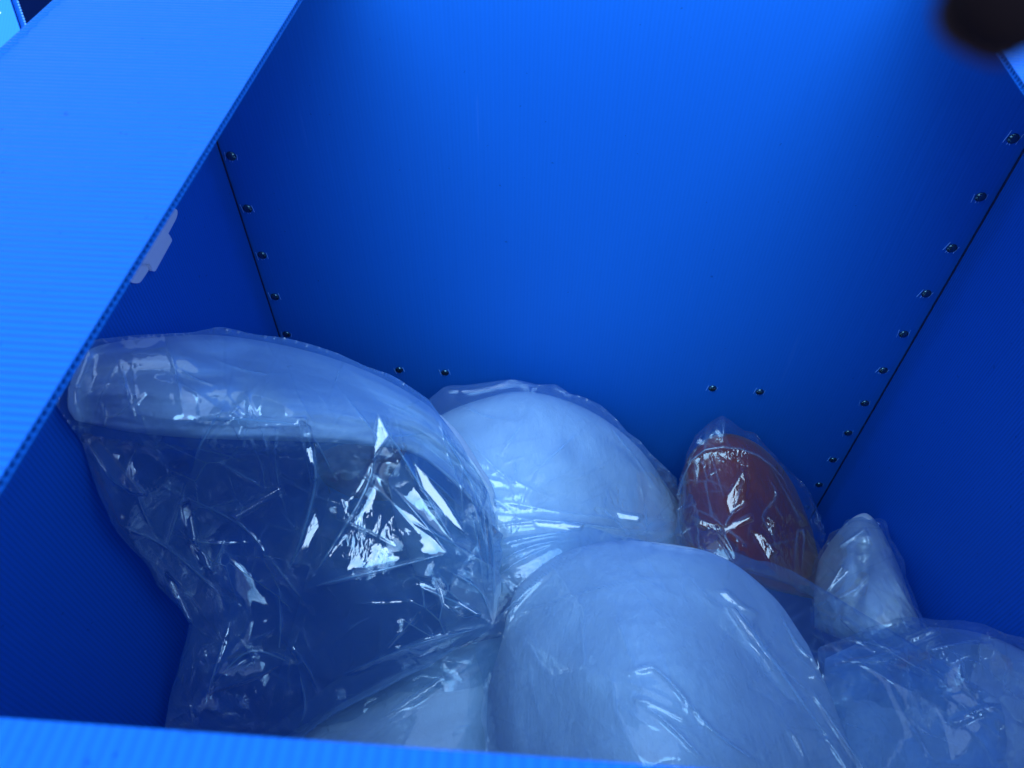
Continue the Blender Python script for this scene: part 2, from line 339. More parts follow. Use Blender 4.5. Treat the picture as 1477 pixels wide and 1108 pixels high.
# ------------------------------------------------------------------ soft goods: patches shaped in the crate, film relaxed with excess area
def catmull(pts, n):
    P = np.array(pts, float)
    if len(P) == 2: 
        t = np.linspace(0, 1, n)[:, None]; return P[0]*(1-t)+P[1]*t
    Q = np.vstack([2*P[0]-P[1], P, 2*P[-1]-P[-2]]); out = []
    for i in range(len(P)-1):
        p0, p1, p2, p3 = Q[i:i+4]; t = np.linspace(0, 1, 24, endpoint=False)[:, None]
        out.append(0.5*((2*p1)+(-p0+p2)*t+(2*p0-5*p1+4*p2-p3)*t*t+(-p0+3*p1-3*p2+p3)*t**3))
    out = np.vstack(out+[P[-1:]]); s = np.r_[0, np.cumsum(np.linalg.norm(np.diff(out, axis=0), axis=1))]; s /= s[-1]
    u = np.linspace(0, 1, n); return np.stack([np.interp(u, s, out[:, 0]), np.interp(u, s, out[:, 1])], 1)
def kinked(pts, n, r):
    P = np.array(pts, float); Q = catmull(pts, n); s = np.r_[0, np.cumsum(np.linalg.norm(np.diff(P, axis=0), axis=1))]; s /= s[-1]; u = np.linspace(0, 1, n)
    Lp = np.stack([np.interp(u, s, P[:, 0]), np.interp(u, s, P[:, 1])], 1)
    nz = np.interp(u, np.linspace(0, 1, 19), r.normal(size=19)*3.0)*np.sin(np.pi*u); nz2 = np.interp(u, np.linspace(0, 1, 19), r.normal(size=19)*3.0)*np.sin(np.pi*u)
    return 0.12*Q+0.88*Lp+np.stack([nz, nz2], 1)
def coons(top, bottom, left, right, H, W_, kink=None):
    if kink is not None:
        q = np.random.default_rng(kink); t, b, l, r = kinked(top, 221, q), kinked(bottom, 221, q), kinked(left, 221, q), kinked(right, 221, q)
        rs_ = lambda a, n: np.stack([np.interp(np.linspace(0, 1, n), np.linspace(0, 1, 221), a[:, i]) for i in (0, 1)], 1)
        t, b, l, r = rs_(t, W_), rs_(b, W_), rs_(l, H), rs_(r, H)
    else: t, b, l, r = catmull(top, W_), catmull(bottom, W_), catmull(left, H), catmull(right, H)
    u = np.linspace(0, 1, W_)[None, :, None]; v = np.linspace(0, 1, H)[:, None, None]
    return (1-v)*t[None]+v*b[None]+(1-u)*l[:, None]+u*r[:, None]-((1-u)*(1-v)*t[0]+u*(1-v)*t[-1]+(1-u)*v*b[0]+u*v*b[-1])
def tps(ctrl):
    A = np.array([(x/500, y/500) for x, y, _ in ctrl]); d = np.array([dz(x, y, z) for x, y, z in ctrl]); n = len(A)
    def K(a, b):
        r2 = ((a[:, None]-b[None])**2).sum(-1); return 0.5*r2*np.log(r2+1e-12)
    M = np.zeros((n+3, n+3)); M[:n, :n] = K(A, A)+np.eye(n)*1e-4; M[:n, n] = 1; M[:n, n+1:] = A; M[n, :n] = 1; M[n+1:, :n] = A.T
    c = np.linalg.solve(M, np.r_[d, 0, 0, 0])
    def f(px, py):
        q = np.stack([px.ravel()/500, py.ravel()/500], 1); return (K(q, A)@c[:n]+c[n]+q@c[n+1:]).reshape(px.shape)
    return f
def clamp_box(P, m=0.004):
    """pull points back along their view rays until they are inside the crate"""
    v = P-CAM; s = np.ones(v.shape[:-1])
    for ax, lim, sg in ((0, XL+m, -1), (0, XR-m, 1), (1, YB-m, 1), (2, 0.004-CAMZ+m, -1)):
        c = v[..., ax]*sg; L = (lim)*sg
        s = np.minimum(s, np.where(c > L, L/np.maximum(c, 1e-6), 1.0))
    return CAM+v*s[..., None]
def smooth_noise(shape, cells, amp, r):
    out = np.zeros(shape)
    for c, a in zip(cells, amp):
        g = r.normal(size=(c+3, c+3)); u = np.linspace(0, c, shape[0]); v = np.linspace(0, c, shape[1])
        i = np.clip(u.astype(int), 0, c-1); j = np.clip(v.astype(int), 0, c-1); fu = (u-i); fv = (v-j)
        fu = fu*fu*(3-2*fu); fv = fv*fv*(3-2*fv); fu = fu[:, None]; fv = fv[None]
        out += a*(g[i][:, j]*(1-fu)*(1-fv)+g[i+1][:, j]*fu*(1-fv)+g[i][:, j+1]*(1-fu)*fv+g[i+1][:, j+1]*fu*fv)
    return out
def creases(xy, cell, r, warp=0.35):
    """0..1 ridge field: straight sharp creases along Voronoi cell borders, flat facets between"""
    x, y = xy[..., 0], xy[..., 1]; x0, x1, y0, y1 = x.min(), x.max(), y.min(), y.max()
    n = int(max(6, (x1-x0+cell)*(y1-y0+cell)/cell**2)); S = np.stack([r.uniform(x0-cell, x1+cell, n), r.uniform(y0-cell, y1+cell, n)], 1)
    a = r.uniform(0, np.pi); ca, sa = math.cos(a), math.sin(a)
    q = np.stack([(x*ca+y*sa)*0.6, -x*sa+y*ca], -1).reshape(-1, 2); T_ = np.stack([(S[:, 0]*ca+S[:, 1]*sa)*0.6, -S[:, 0]*sa+S[:, 1]*ca], 1)
    out = np.empty(len(q))
    for i in range(0, len(q), 8192):
        d = np.sqrt(((q[i:i+8192, None]-T_[None])**2).sum(-1)); d.partition(1, axis=1); out[i:i+8192] = d[:, 1]-d[:, 0]
    return np.clip(out.reshape(x.shape)/cell, 0, 1.2)
def lap(P, n):
    for _ in range(n):
        Q = P.copy(); Q[1:-1, 1:-1] = (P[1:-1, 1:-1]*4+P[:-2, 1:-1]+P[2:, 1:-1]+P[1:-1, :-2]+P[1:-1, 2:])/8; P = Q
    return P
def grid_mesh(name, P, close=None):
    H, W_ = P.shape[:2]; V = P.reshape(-1, 3)
    i = np.arange(H*W_).reshape(H, W_)
    F = np.stack([i[:-1, :-1], i[1:, :-1], i[1:, 1:], i[:-1, 1:]], -1).reshape(-1, 4)
    if close is not None:                                    # back sheet, sharing the rim
        Q = close; j = np.full((H, W_), -1); j[0] = i[0]; j[-1] = i[-1]; j[:, 0] = i[:, 0]; j[:, -1] = i[:, -1]
        inner = np.arange((H-2)*(W_-2)).reshape(H-2, W_-2)+H*W_; j[1:-1, 1:-1] = inner
        V = np.vstack([V, Q[1:-1, 1:-1].reshape(-1, 3)])
        F = np.vstack([F, np.stack([j[:-1, :-1], j[:-1, 1:], j[1:, 1:], j[1:, :-1]], -1).reshape(-1, 4)])
    me = bpy.data.meshes.new(name); me.vertices.add(len(V)); me.vertices.foreach_set('co', V.ravel())
    me.loops.add(len(F)*4); me.loops.foreach_set('vertex_index', F.ravel().astype(np.int32))
    me.polygons.add(len(F)); me.polygons.foreach_set('loop_start', np.arange(0, len(F)*4, 4, dtype=np.int32)); me.polygons.foreach_set('loop_total', np.full(len(F), 4, dtype=np.int32))
    me.polygons.foreach_set('use_smooth', np.ones(len(F), bool)); me.update(calc_edges=True)
    return me
def prof(H, W_, p=2.4, q=0.5):
    u = np.abs(np.linspace(-1, 1, W_))[None]; v = np.abs(np.linspace(-1, 1, H))[:, None]
    return np.clip((1-u**p), 0, 1)**q*np.clip((1-v**p), 0, 1)**q

def soft_item(name, label, cat, mat, sides, ctrl, bulge, back, group=None, p=2.4, lumps=0.006, seed=1, H=90, W_=110, dents=()):
    r = np.random.default_rng(seed); xy = coons(*sides, H, W_); f = tps(ctrl)
    d = f(xy[..., 0], xy[..., 1]); base = Wp(xy[..., 0], xy[..., 1], d)
    pr = prof(H, W_, p)
    ctr = base[H//2, W_//2]; n = nrm(CAM-ctr)
    view = (CAM-base); view /= np.linalg.norm(view, axis=-1, keepdims=True)
    off = bulge*pr+smooth_noise((H, W_), (4, 9, 18), (lumps, lumps*.5, lumps*.22), r)*np.minimum(1, pr*2)
    for (x, y, rad, dep) in dents:
        off -= dep*np.exp(-(((xy[..., 0]-x)**2+(xy[..., 1]-y)**2)/rad**2))
    Pf = clamp_box(base+view*off[..., None], 0.008); Pb = base-view*(back*pr)[..., None]
    Pb = clamp_box(Pb, 0.006)
    o = link_mesh(name, grid_mesh(name, Pf, Pb), mat)
    tag(o, label, cat, group)
    return o, Pf
def depth_map(Ps):
    """nearest depth per 4-pixel cell of the photograph frame, for keeping film outside what it wraps"""
    D = np.full((400, 480), 9.0)
    for P in Ps:
        x, y, d = proj(P); ix = np.clip(((x+200)/4).astype(int), 0, 479); iy = np.clip(((y+200)/4).astype(int), 0, 399)
        np.minimum.at(D, (iy.ravel(), ix.ravel()), d.ravel())
    for _ in range(3):                                       # close pinholes
        N = D.copy()
        for dy, dx in ((0, 1), (0, -1), (1, 0), (-1, 0)):
            N = np.minimum(N, np.roll(D, (dy, dx), (0, 1)))
        D = N
    for _ in range(4):
        D = (D*4+np.roll(D, 1, 0)+np.roll(D, -1, 0)+np.roll(D, 1, 1)+np.roll(D, -1, 1))/8 if _ < 0 else D
    return D
def limit(P, D, gap):
    x, y, d = proj(P); fx = np.clip((x+200)/4-0.5, 0, 477.9); fy = np.clip((y+200)/4-0.5, 0, 397.9); ix = fx.astype(int); iy = fy.astype(int); fx = fx-ix; fy = fy-iy
    q = (D[iy, ix]*(1-fx)+D[iy, ix+1]*fx)*(1-fy)+(D[iy+1, ix]*(1-fx)+D[iy+1, ix+1]*fx)*fy
    q = np.where(np.maximum(np.maximum(D[iy, ix], D[iy, ix+1]), np.maximum(D[iy+1, ix], D[iy+1, ix+1])) > 8, np.minimum(np.minimum(D[iy, ix], D[iy, ix+1]), np.minimum(D[iy+1, ix], D[iy+1, ix+1])), q)
    lim = q-gap; s = np.where(d > lim, lim/np.maximum(d, 1e-6), 1.0)
    return CAM+(P-CAM)*s[..., None]
def relax(P, Lh, Lv, Ld1, Ld2, base, iters, pull, bend, pin):
    def con(A, B, L, k, only_short=False):
        dlt = B-A; ln = np.sqrt((dlt*dlt).sum(-1, keepdims=True))+1e-9; c = (ln-L[..., None])/ln*0.5*k
        if only_short: c = np.minimum(c, 0)
        c = dlt*c; A += c; B -= c
    for it in range(iters):
        for s in (0, 1):
            con(P[:, s:-1:2], P[:, s+1::2], Lh[:, s::2], 0.9)
            con(P[s:-1:2], P[s+1::2], Lv[s::2], 0.9)
            for t in (0, 1):
                con(P[s:-1:2, t:-1:2], P[s+1::2, t+1::2], Ld1[s::2, t::2], 0.5)
                con(P[s:-1:2, t+1::2], P[s+1::2, t:-1:2], Ld2[s::2, t::2], 0.5)
        if bend > 0:
            for s in range(4):
                con(P[:, s:-2:4], P[:, s+2::4], Lh[:, s:-1:4]+Lh[:, s+1::4], bend, True)
                con(P[s:-2:4], P[s+2::4], Lv[s:-1:4]+Lv[s+1::4], bend, True)
        P += (base-P)*pull
        P[pin] = base[pin]
    return P
SUNV = np.array([math.sin(SUN_AZ)*math.cos(SUN_EL), math.cos(SUN_AZ)*math.cos(SUN_EL), math.sin(SUN_EL)])
def plates(P, polys, rs):
    """small flat facets of film between sharp folds, each lying at the slant that mirrors the bright sky"""
    for poly in polys:
        x, y, d = proj(P); q = np.array(poly, float); c = q.mean(0); m_ = 8
        bb = (x > q[:, 0].min()-m_) & (x < q[:, 0].max()+m_) & (y > q[:, 1].min()-m_) & (y < q[:, 1].max()+m_)
        if bb.sum() < 4: continue
        xs, ys = x[bb], y[bb]; ins = np.zeros(xs.shape, bool); dist = np.full(xs.shape, 1e9)
        for i in range(len(q)):
            (ax, ay), (bx, by) = q[i-1], q[i]
            with np.errstate(divide='ignore', invalid='ignore'):
                ins ^= ((ay > ys) != (by > ys)) & (xs < (bx-ax)*(ys-ay)/(by-ay)+ax)
            t = np.clip(((xs-ax)*(bx-ax)+(ys-ay)*(by-ay))/((bx-ax)**2+(by-ay)**2+1e-9), 0, 1); dist = np.minimum(dist, np.hypot(xs-ax-t*(bx-ax), ys-ay-t*(by-ay)))
        wgt = np.where(ins, 1.0, np.clip(1-dist/3.0, 0, 1)); wgt = wgt*wgt*(3-2*wgt)
        V = P[bb]; k = ins if ins.any() else dist < 3; ctr = V[k].mean(0); vc = nrm(CAM-ctr); ctr = ctr+vc*0.002
        n = nrm(nrm(CAM-ctr)+SUNV); n = nrm(n+rs.normal(size=3)*0.03)
        ray = V-CAM; t = ((ctr-CAM)@n)/(ray@n); t = np.clip(t, 0.97, 1.03); tgt = CAM+ray*t[:, None]
        P[bb] = V*(1-wgt[:, None])+tgt*wgt[:, None]
    return P
def film(name, label, cat, mat, sides, ctrl, wraps, bulge=0.02, excess=(0.05, 0.03, 0.015), aniso=(1, 1), H=45, W_=56, gap=0.004,
         seed=1, back=0.03, folds=(), parent=None, pull=(0.02, 0.015, 0.01), mod=None, group=None, back_sheet=True, p=4.0, amp=0.004, facets=(), crease=0.006, fine=(30, 60, 35, 110, 1.0)):
    r = np.random.default_rng(seed); f = tps(ctrl); D = depth_map(wraps) if wraps else None
    P = None
    for lev in range(3):
        h, w_ = (H-1)*2**lev+1, (W_-1)*2**lev+1
        xy = coons(*sides, h, w_, seed); base = Wp(xy[..., 0], xy[..., 1], f(xy[..., 0], xy[..., 1]))
        view = (CAM-base); view /= np.linalg.norm(view, axis=-1, keepdims=True)
        base = clamp_box(base+view*(bulge*prof(h, w_, p))[..., None])
        if D is not None: base = lap(limit(base, D, gap), (2, 5, 12)[lev])
        rc = np.random.default_rng(seed+9); pe = prof(h, w_, 10)
        fld = np.zeros((h, w_))
        for cell, a_ in ((130, 1.0), (52, 0.4)):
            c_ = creases(xy, cell, rc); fld += a_*(0.4-c_)
            if cell == 52: cr0 = c_
        cm = np.clip(0.35+0.8*smooth_noise((h, w_), (4, 8), (0.6, 0.4), rc), 0.08, 1.6)
        if mod is not None: cm = cm*np.maximum(0.12, mod(xy[..., 0], xy[..., 1]))
        base = base+view*(fld*pe*crease*cm)[..., None]
        if P is None:
            P = base+view*(smooth_noise((h, w_), (7, 15, 27), (amp, amp*.6, amp*.3), r)*prof(h, w_, 12))[..., None]
        else:
            Q = np.zeros((h, w_, 3)); Q[::2, ::2] = P; Q[1::2, ::2] = (P[1:]+P[:-1])/2; Q[:, 1::2] = (Q[:, 2::2]+Q[:, :-2:2])/2
            P = Q+view*(smooth_noise((h, w_), (int(h*0.4),), (amp*0.04/2**lev,), r)*pe)[..., None]
        ex = excess[lev]; rs = np.random.default_rng(seed+50)
        mh = np.clip(1+0.9*smooth_noise((h, w_), (5, 11), (0.7, 0.5), rs), 0, 2.6); mv = np.clip(1+0.9*smooth_noise((h, w_), (5, 11), (0.7, 0.5), rs), 0, 2.6)
        if mod is not None:
            mm = np.maximum(0.05, mod(xy[..., 0], xy[..., 1])); mh = mh*mm; mv = mv*mm
        eh = 1+ex*aniso[0]*mh*pe; ev = 1+ex*aniso[1]*mv*pe
        ref = base if lev == 0 else base
        ln = lambda a: np.sqrt((a*a).sum(-1))
        Lh = ln(ref[:, 1:]-ref[:, :-1])*eh[:, 1:]; Lv = ln(ref[1:]-ref[:-1])*ev[1:]
        e2 = (eh+ev)/2; Ld1 = ln(ref[1:, 1:]-ref[:-1, :-1])*e2[1:, 1:]; Ld2 = ln(ref[1:, :-1]-ref[:-1, 1:])*e2[1:, 1:]
        pin = np.zeros((h, w_), bool); pin[0] = pin[-1] = True; pin[:, 0] = pin[:, -1] = True
        n_it = (25, 16, 8)[lev]
        for rep in range((6, 5, 3)[lev]):
            P = relax(P, Lh, Lv, Ld1, Ld2, base, n_it, pull[lev], (0.35, 0.25, 0.15)[lev], pin)
            if D is not None: P = lap(limit(P, D, gap*0.5), 1 if lev < 2 else 3)
            P = clamp_box(P, 0.003)
    x, y, d = proj(P); view = (CAM-P); view /= np.linalg.norm(view, axis=-1, keepdims=True)
    rf = np.random.default_rng(seed+77); bx = (x.min(), x.max(), y.min(), y.max()); folds = list(folds)
    for k in range(fine[0]):
        cx_, cy_ = rf.uniform(bx[0], bx[1]), rf.uniform(bx[2], min(bx[3], 1108)); an = math.radians(fine[1]+rf.normal()*fine[2]); ll = rf.uniform(25, fine[3]); kk = rf.uniform(-0.17, 0.17)
        ux, uy = math.cos(an)*ll/2, math.sin(an)*ll/2
        folds.append(([(cx_-ux, cy_-uy), (cx_-uy*kk, cy_+ux*kk), (cx_+ux, cy_+uy)], rf.uniform(0.0006, 0.0022)*fine[4], rf.uniform(1.5, 3.0)))
    mark = 0.55*np.clip(1-cr0/0.05, 0, 1)*np.clip(cm, 0, 1)*pe
    for (line, hgt, wid) in folds:                            # sharp pinched pleats
        L = catmull(line, 14); seg = L[1:]-L[:-1]; best = np.full(x.shape, 1e9); tt = np.zeros(x.shape)
        bb = (x > L[:, 0].min()-40) & (x < L[:, 0].max()+40) & (y > L[:, 1].min()-40) & (y < L[:, 1].max()+40)
        xs, ys = x[bb], y[bb]; be = np.full(xs.shape, 1e9); te = np.zeros(xs.shape)
        for i in range(len(seg)):
            t = np.clip(((xs-L[i, 0])*seg[i, 0]+(ys-L[i, 1])*seg[i, 1])/(seg[i]@seg[i]+1e-9), 0, 1)
            dd = np.hypot(xs-L[i, 0]-t*seg[i, 0], ys-L[i, 1]-t*seg[i, 1]); k = dd < be; be = np.where(k, dd, be); te = np.where(k, (i+t)/len(seg), te)
        amp_ = hgt*np.clip(np.sin(np.pi*np.clip(te, 0.02, 0.98)), 0, 1)**0.5*np.exp(-be/wid)
        P[bb] += view[bb]*(amp_*pe[bb]**0.5)[:, None]
        mark[bb] = np.maximum(mark[bb], np.exp(-(be/1.6)**2)*np.clip(np.sin(np.pi*te), 0, 1)*min(1, 0.08+hgt*120)*pe[bb])
    P = plates(P, facets, np.random.default_rng(seed+3))
    if D is not None: P = limit(P, D, gap*0.6)
    P = clamp_box(P, 0.0025)
    me = grid_mesh(name, P); fa = me.attributes.new('crease', 'FLOAT', 'POINT'); fa.data.foreach_set('value', np.clip(mark, 0, 1).ravel().astype(np.float32))
    o = link_mesh(name, me, mat, parent)
    if label: tag(o, label, cat, group)
    if back_sheet:
        h, w_ = 60, 70; xy = coons(*sides, h, w_, seed); base = Wp(xy[..., 0], xy[..., 1], f(xy[..., 0], xy[..., 1]))
        view = (CAM-base); view /= np.linalg.norm(view, axis=-1, keepdims=True)
        q = back*prof(h, w_, 3)+smooth_noise((h, w_), (6, 14, 25), (0.004, 0.003, 0.002), r)*prof(h, w_, 8)
        link_mesh('bag_back', grid_mesh('bag_back', clamp_box(base-view*q[..., None], 0.003)), mat, o)
    return o, P
GP = 'pillows packed in clear bags'; GB = 'clear plastic bags around the pillows'
def facet(ax_, ay_, z, pts, tilt=(0, 0)):
    """control points on the plane that mirrors the bright sky to the lens at one place"""
    p = Wp(ax_, ay_, dz(ax_, ay_, z)); n = nrm(nrm(CAM-p)+SUNV); n = nrm(n+np.array([tilt[0], tilt[1], 0])); out = []
    for x, y in pts:
        r = R@np.array([(x-CX)/FP, (y-CY)/FP, 1.0]); d = ((p-CAM)@n)/(r@n); out.append((x, y, r[2]*d/U))
    return out
# ---- 1: long pillow lying across, upper left, in its big loose bag
_, p1 = soft_item('pillow', 'long white pillow lying across the upper left, its straight front edge above the crumpled film', 'pillow', M_white,
    ([(98, 560), (128, 505), (220, 487), (320, 484), (450, 508), (560, 550), (650, 612), (705, 690)], [(108, 606), (180, 622), (280, 632), (400, 636), (520, 642), (610, 662), (716, 760)],
     [(98, 560), (98, 588), (108, 606)], [(705, 690), (716, 720), (716, 760)]),
    [(86, 565, -.665), (130, 500, -.66), (320, 490, -.76), (450, 510, -.86), (560, 550, -.92), (650, 612, -1.0), (705, 690, -1.06), (108, 606, -.69), (280, 632, -.74), (400, 636, -.80), (520, 642, -.86), (716, 760, -1.09)],
    0.05, 0.10, GP, seed=11, p=2.6, lumps=0.008)
def gauss(*cs):
    def f(x, y):
        v = np.full(x.shape, cs[0])
        for cx_, cy_, rx_, ry_, a in cs[1:]: v = v+a*np.exp(-(((x-cx_)/rx_)**2+((y-cy_)/ry_)**2))
        return v
    return f
film('plastic_bag', 'large loose crumpled clear bag with bright glints, hanging below the long left pillow', 'plastic bag', M_film_c,
    ([(78, 580), (120, 492), (220, 482), (315, 475), (450, 498), (560, 540), (620, 578), (665, 640), (705, 710)],
     [(236, 1062), (330, 1068), (430, 1064), (520, 1010), (620, 960), (712, 905)],
     [(78, 580), (118, 640), (158, 750), (222, 828), (274, 902), (248, 990), (236, 1062)], [(705, 710), (725, 790), (722, 850), (712, 905)]),
    [(78, 580, -.655), (130, 492, -.63), (320, 477, -.74), (450, 498, -.83), (560, 540, -.90), (620, 578, -.94), (665, 640, -.98), (705, 710, -1.02),
     (110, 605, -.68), (280, 625, -.725), (400, 625, -.775), (540, 625, -.835), (160, 750, -.80), (222, 828, -.93), (274, 902, -1.06), (245, 1000, -1.12), (236, 1062, -1.15),
     (400, 720, -.93), (300, 760, -.95), (660, 880, -1.02), (430, 900, -1.06), (420, 940, -1.08), (350, 1000, -1.13), (420, 1064, -1.17), (725, 800, -1.04), (712, 905, -1.08), (560, 960, -1.08)]+facet(560, 740, -.93, [(545, 640), (600, 690), (545, 740), (500, 780), (470, 830), (590, 810), (650, 800)])+facet(380, 965, -1.1, [(390, 940), (340, 980), (410, 965)])+facet(180, 670, -.76, [(175, 650), (190, 690)])+facet(360, 612, -.735, [(300, 608), (340, 606), (410, 612)]),
    [p1], facets=([(118, 622), (140, 632), (165, 665), (205, 712), (190, 712), (165, 695)], [(148, 580), (155, 600), (151, 614)], [(288, 606), (330, 597), (345, 603), (440, 604), (438, 613), (350, 616), (345, 632), (336, 612)],
            [(434, 608), (446, 618), (457, 690), (449, 692), (440, 640)], [(545, 598), (562, 628), (548, 648), (538, 662)], [(598, 668), (640, 720), (670, 768), (655, 757), (610, 705)], [(330, 742), (360, 728), (405, 701), (409, 713), (375, 727), (340, 748)],
            [(385, 920), (402, 915), (428, 955), (400, 960), (375, 975), (330, 990), (303, 999), (345, 960), (378, 945)], [(262, 730), (272, 725), (286, 792), (270, 770)], [(272, 784), (295, 800), (306, 824), (290, 812)], [(630, 840), (650, 862), (692, 886), (668, 890), (640, 872)],
            [(240, 828), (250, 840), (276, 897), (267, 890)], [(455, 735), (462, 760), (430, 815), (422, 815)], [(255, 975), (266, 960), (262, 985)], [(340, 1035), (375, 1040), (350, 1050)]), gap=0.007, bulge=0.012, excess=(0.04, 0.008, 0.0), seed=5, H=80, W_=92, crease=0.008, fine=(130, 70, 45, 170, 1.5), mod=gauss(1.0, (250, 540, 260, 70, -0.85), (540, 560, 130, 70, -0.7), (480, 850, 240, 160, 0.4), (560, 740, 100, 100, -1.1)), amp=0.008, back=0.15,
    folds=[([(275, 690), (290, 640), (330, 575)], .006, 4), ([(285, 608), (340, 604), (430, 612), (440, 610)], .010, 5), ([(440, 610), (455, 690), (430, 790), (405, 840)], .008, 4),
           ([(545, 600), (600, 690), (660, 790)], .010, 5), ([(545, 600), (530, 700), (440, 850)], .006, 5), ([(118, 620), (160, 690), (205, 712)], .006, 4), ([(150, 580), (152, 610)], .005, 4),
           ([(275, 680), (240, 790), (228, 815)], .004, 3), ([(305, 660), (390, 710)], .004, 3), ([(435, 850), (580, 815), (640, 800)], .008, 5), ([(385, 800), (440, 870)], .005, 4),
           ([(300, 995), (360, 940), (430, 960)], .007, 5), ([(330, 770), (300, 830)], .004, 3), ([(235, 830), (275, 900)], .005, 3), ([(330, 900), (300, 1000), (285, 1050)], .004, 3), ([(600, 845), (660, 870), (708, 900)], .006, 4), ([(640, 820), (690, 850), (710, 895)], .005, 3), ([(560, 940), (640, 920), (706, 902)], .005, 4), ([(700, 730), (712, 800), (712, 890)], .006, 5), ([(670, 690), (700, 780), (706, 850)], .005, 4), ([(480, 980), (600, 930), (700, 905)], .004, 3), ([(230, 700), (350, 760), (400, 830)], .004, 2.5), ([(400, 835), (405, 900), (400, 960)], .004, 3), ([(430, 960), (440, 1020), (425, 1060)], .005, 4), ([(150, 750), (240, 790), (330, 870)], .004, 3), ([(620, 590), (690, 720), (700, 800)], .005, 4)], group=GB)
# ---- 2: middle pillow by the back wall
_, p2 = soft_item('pillow', 'white pillow by the back wall between the long pillow and the red cushion', 'pillow', M_white,
    ([(560, 690), (620, 610), (700, 574), (770, 566), (850, 592), (920, 645), (975, 720)], [(600, 830), (720, 860), (860, 860), (985, 830)], [(560, 690), (570, 750), (600, 830)], [(975, 720), (988, 760), (985, 830)]),
    [(620, 610, -1.13), (770, 566, -1.13), (920, 645, -1.24), (975, 720, -1.32), (780, 700, -1.16), (600, 800, -1.2), (860, 815, -1.22), (985, 800, -1.3)],
    0.075, 0.08, GP, seed=12, lumps=0.005)
film('plastic_bag', 'clear bag over the middle white pillow, softly creased and reaching the back wall', 'plastic bag', M_film,
    ([(590, 600), (640, 560), (740, 548), (830, 567), (900, 615), (976, 690)], [(640, 905), (720, 920), (780, 900), (850, 880), (990, 850)], [(590, 600), (600, 750), (640, 905)], [(976, 690), (985, 745), (990, 850)]),
    [(590, 600, -1.08), (640, 560, -1.10), (740, 548, -1.10), (900, 615, -1.20), (976, 690, -1.29), (780, 660, -1.10), (640, 905, -1.16), (850, 765, -1.12), (985, 850, -1.26), (700, 690, -1.1), (720, 910, -1.16), (740, 790, -1.11)],
    [p2], facets=([(690, 742), (740, 745), (738, 752), (700, 750)], [(700, 690), (722, 694), (734, 706), (712, 700)], [(770, 752), (840, 758), (836, 764), (775, 760)], [(860, 735), (925, 745), (920, 752), (868, 743)]), bulge=0.02, excess=(0.012, 0.0, 0.0), seed=8, crease=0.003, fine=(50, -40, 40, 120, 1.0), mod=gauss(0.8, (820, 760, 200, 40, 1.2)), amp=0.005,
    folds=[([(720, 660), (760, 600)], .004, 4), ([(760, 690), (850, 610)], .004, 4), ([(690, 740), (820, 755), (980, 770)], .004, 3), ([(700, 720), (860, 745), (960, 745)], .003, 3), ([(740, 655), (745, 700)], .003, 3), ([(640, 570), (700, 600), (760, 610)], .003, 4), ([(690, 760), (800, 752), (900, 765)], .005, 3), ([(700, 790), (780, 772), (860, 762)], .006, 4), ([(705, 820), (760, 790), (830, 775)], .006, 4), ([(700, 850), (740, 815), (800, 785)], .005, 3), ([(650, 640), (690, 700), (740, 740)], .004, 4), ([(670, 620), (720, 680), (800, 720)], .003, 3), ([(850, 580), (900, 640), (960, 720)], .003, 3)], group=GB)
# ---- 3: red cushion
_, p3 = soft_item('cushion', 'dark red cushion standing in its bag against the back wall', 'cushion', M_red,
    ([(984, 700), (992, 662), (1018, 634), (1055, 626), (1100, 646), (1142, 695), (1172, 765)], [(985, 812), (1040, 830), (1110, 850), (1180, 866)], [(984, 700), (978, 750), (985, 812)], [(1172, 765), (1182, 815), (1180, 866)]),
    [(1005, 640, -1.22), (1043, 622, -1.20), (1165, 760, -1.32), (984, 720, -1.30), (1070, 740, -1.25), (985, 800, -1.30), (1110, 850, -1.28), (1180, 870, -1.32)],
    0.045, 0.08, 'cushions of dark red cloth', seed=13, lumps=0.002, p=2.8)
film('plastic_bag', 'pointed clear bag around the dark red cushion', 'plastic bag', M_film_r,
    ([(980, 690), (1000, 630), (1043, 597), (1085, 625), (1130, 668), (1165, 705), (1189, 762)], [(975, 790), (1040, 815), (1110, 835), (1190, 868)], [(980, 690), (974, 740), (975, 790)], [(1189, 762), (1192, 810), (1190, 868)]),
    [(1000, 630, -1.19), (1043, 597, -1.16), (1130, 668, -1.25), (1189, 762, -1.36), (980, 700, -1.24), (1070, 740, -1.19), (975, 790, -1.22), (1110, 835, -1.22), (1190, 868, -1.28)],
    [p3], facets=([(1046, 722), (1072, 676), (1078, 700), (1072, 728), (1052, 742)], [(1085, 768), (1100, 772), (1118, 795), (1108, 806)], [(1108, 745), (1118, 755), (1114, 772), (1102, 760)], [(1042, 762), (1083, 744), (1084, 749), (1046, 768)], [(1010, 750), (1040, 760), (1038, 767), (1008, 757)]), bulge=0.02, excess=(0.04, 0.01, 0.0), seed=21, H=44, W_=48, fine=(40, 75, 40, 70, 1.0), crease=0.005, amp=0.006,
    folds=[([(1045, 600), (1042, 640)], .004, 3), ([(975, 790), (976, 720), (1000, 660), (1040, 645), (1090, 655), (1130, 690), (1150, 740)], .005, 5), ([(1040, 765), (1000, 745)], .004, 2.5), ([(1040, 765), (1085, 740)], .004, 2.5), ([(1075, 680), (1060, 730), (1045, 765), (1060, 800)], .005, 3),
           ([(1105, 685), (1120, 715), (1100, 745), (1118, 780), (1105, 800)], .004, 2.5), ([(1145, 830), (1150, 770), (1160, 770), (1155, 830)], .004, 2.5), ([(1002, 660), (1005, 700)], .003, 2.5), ([(1025, 655), (1045, 720)], .003, 2.5)], group=GB)
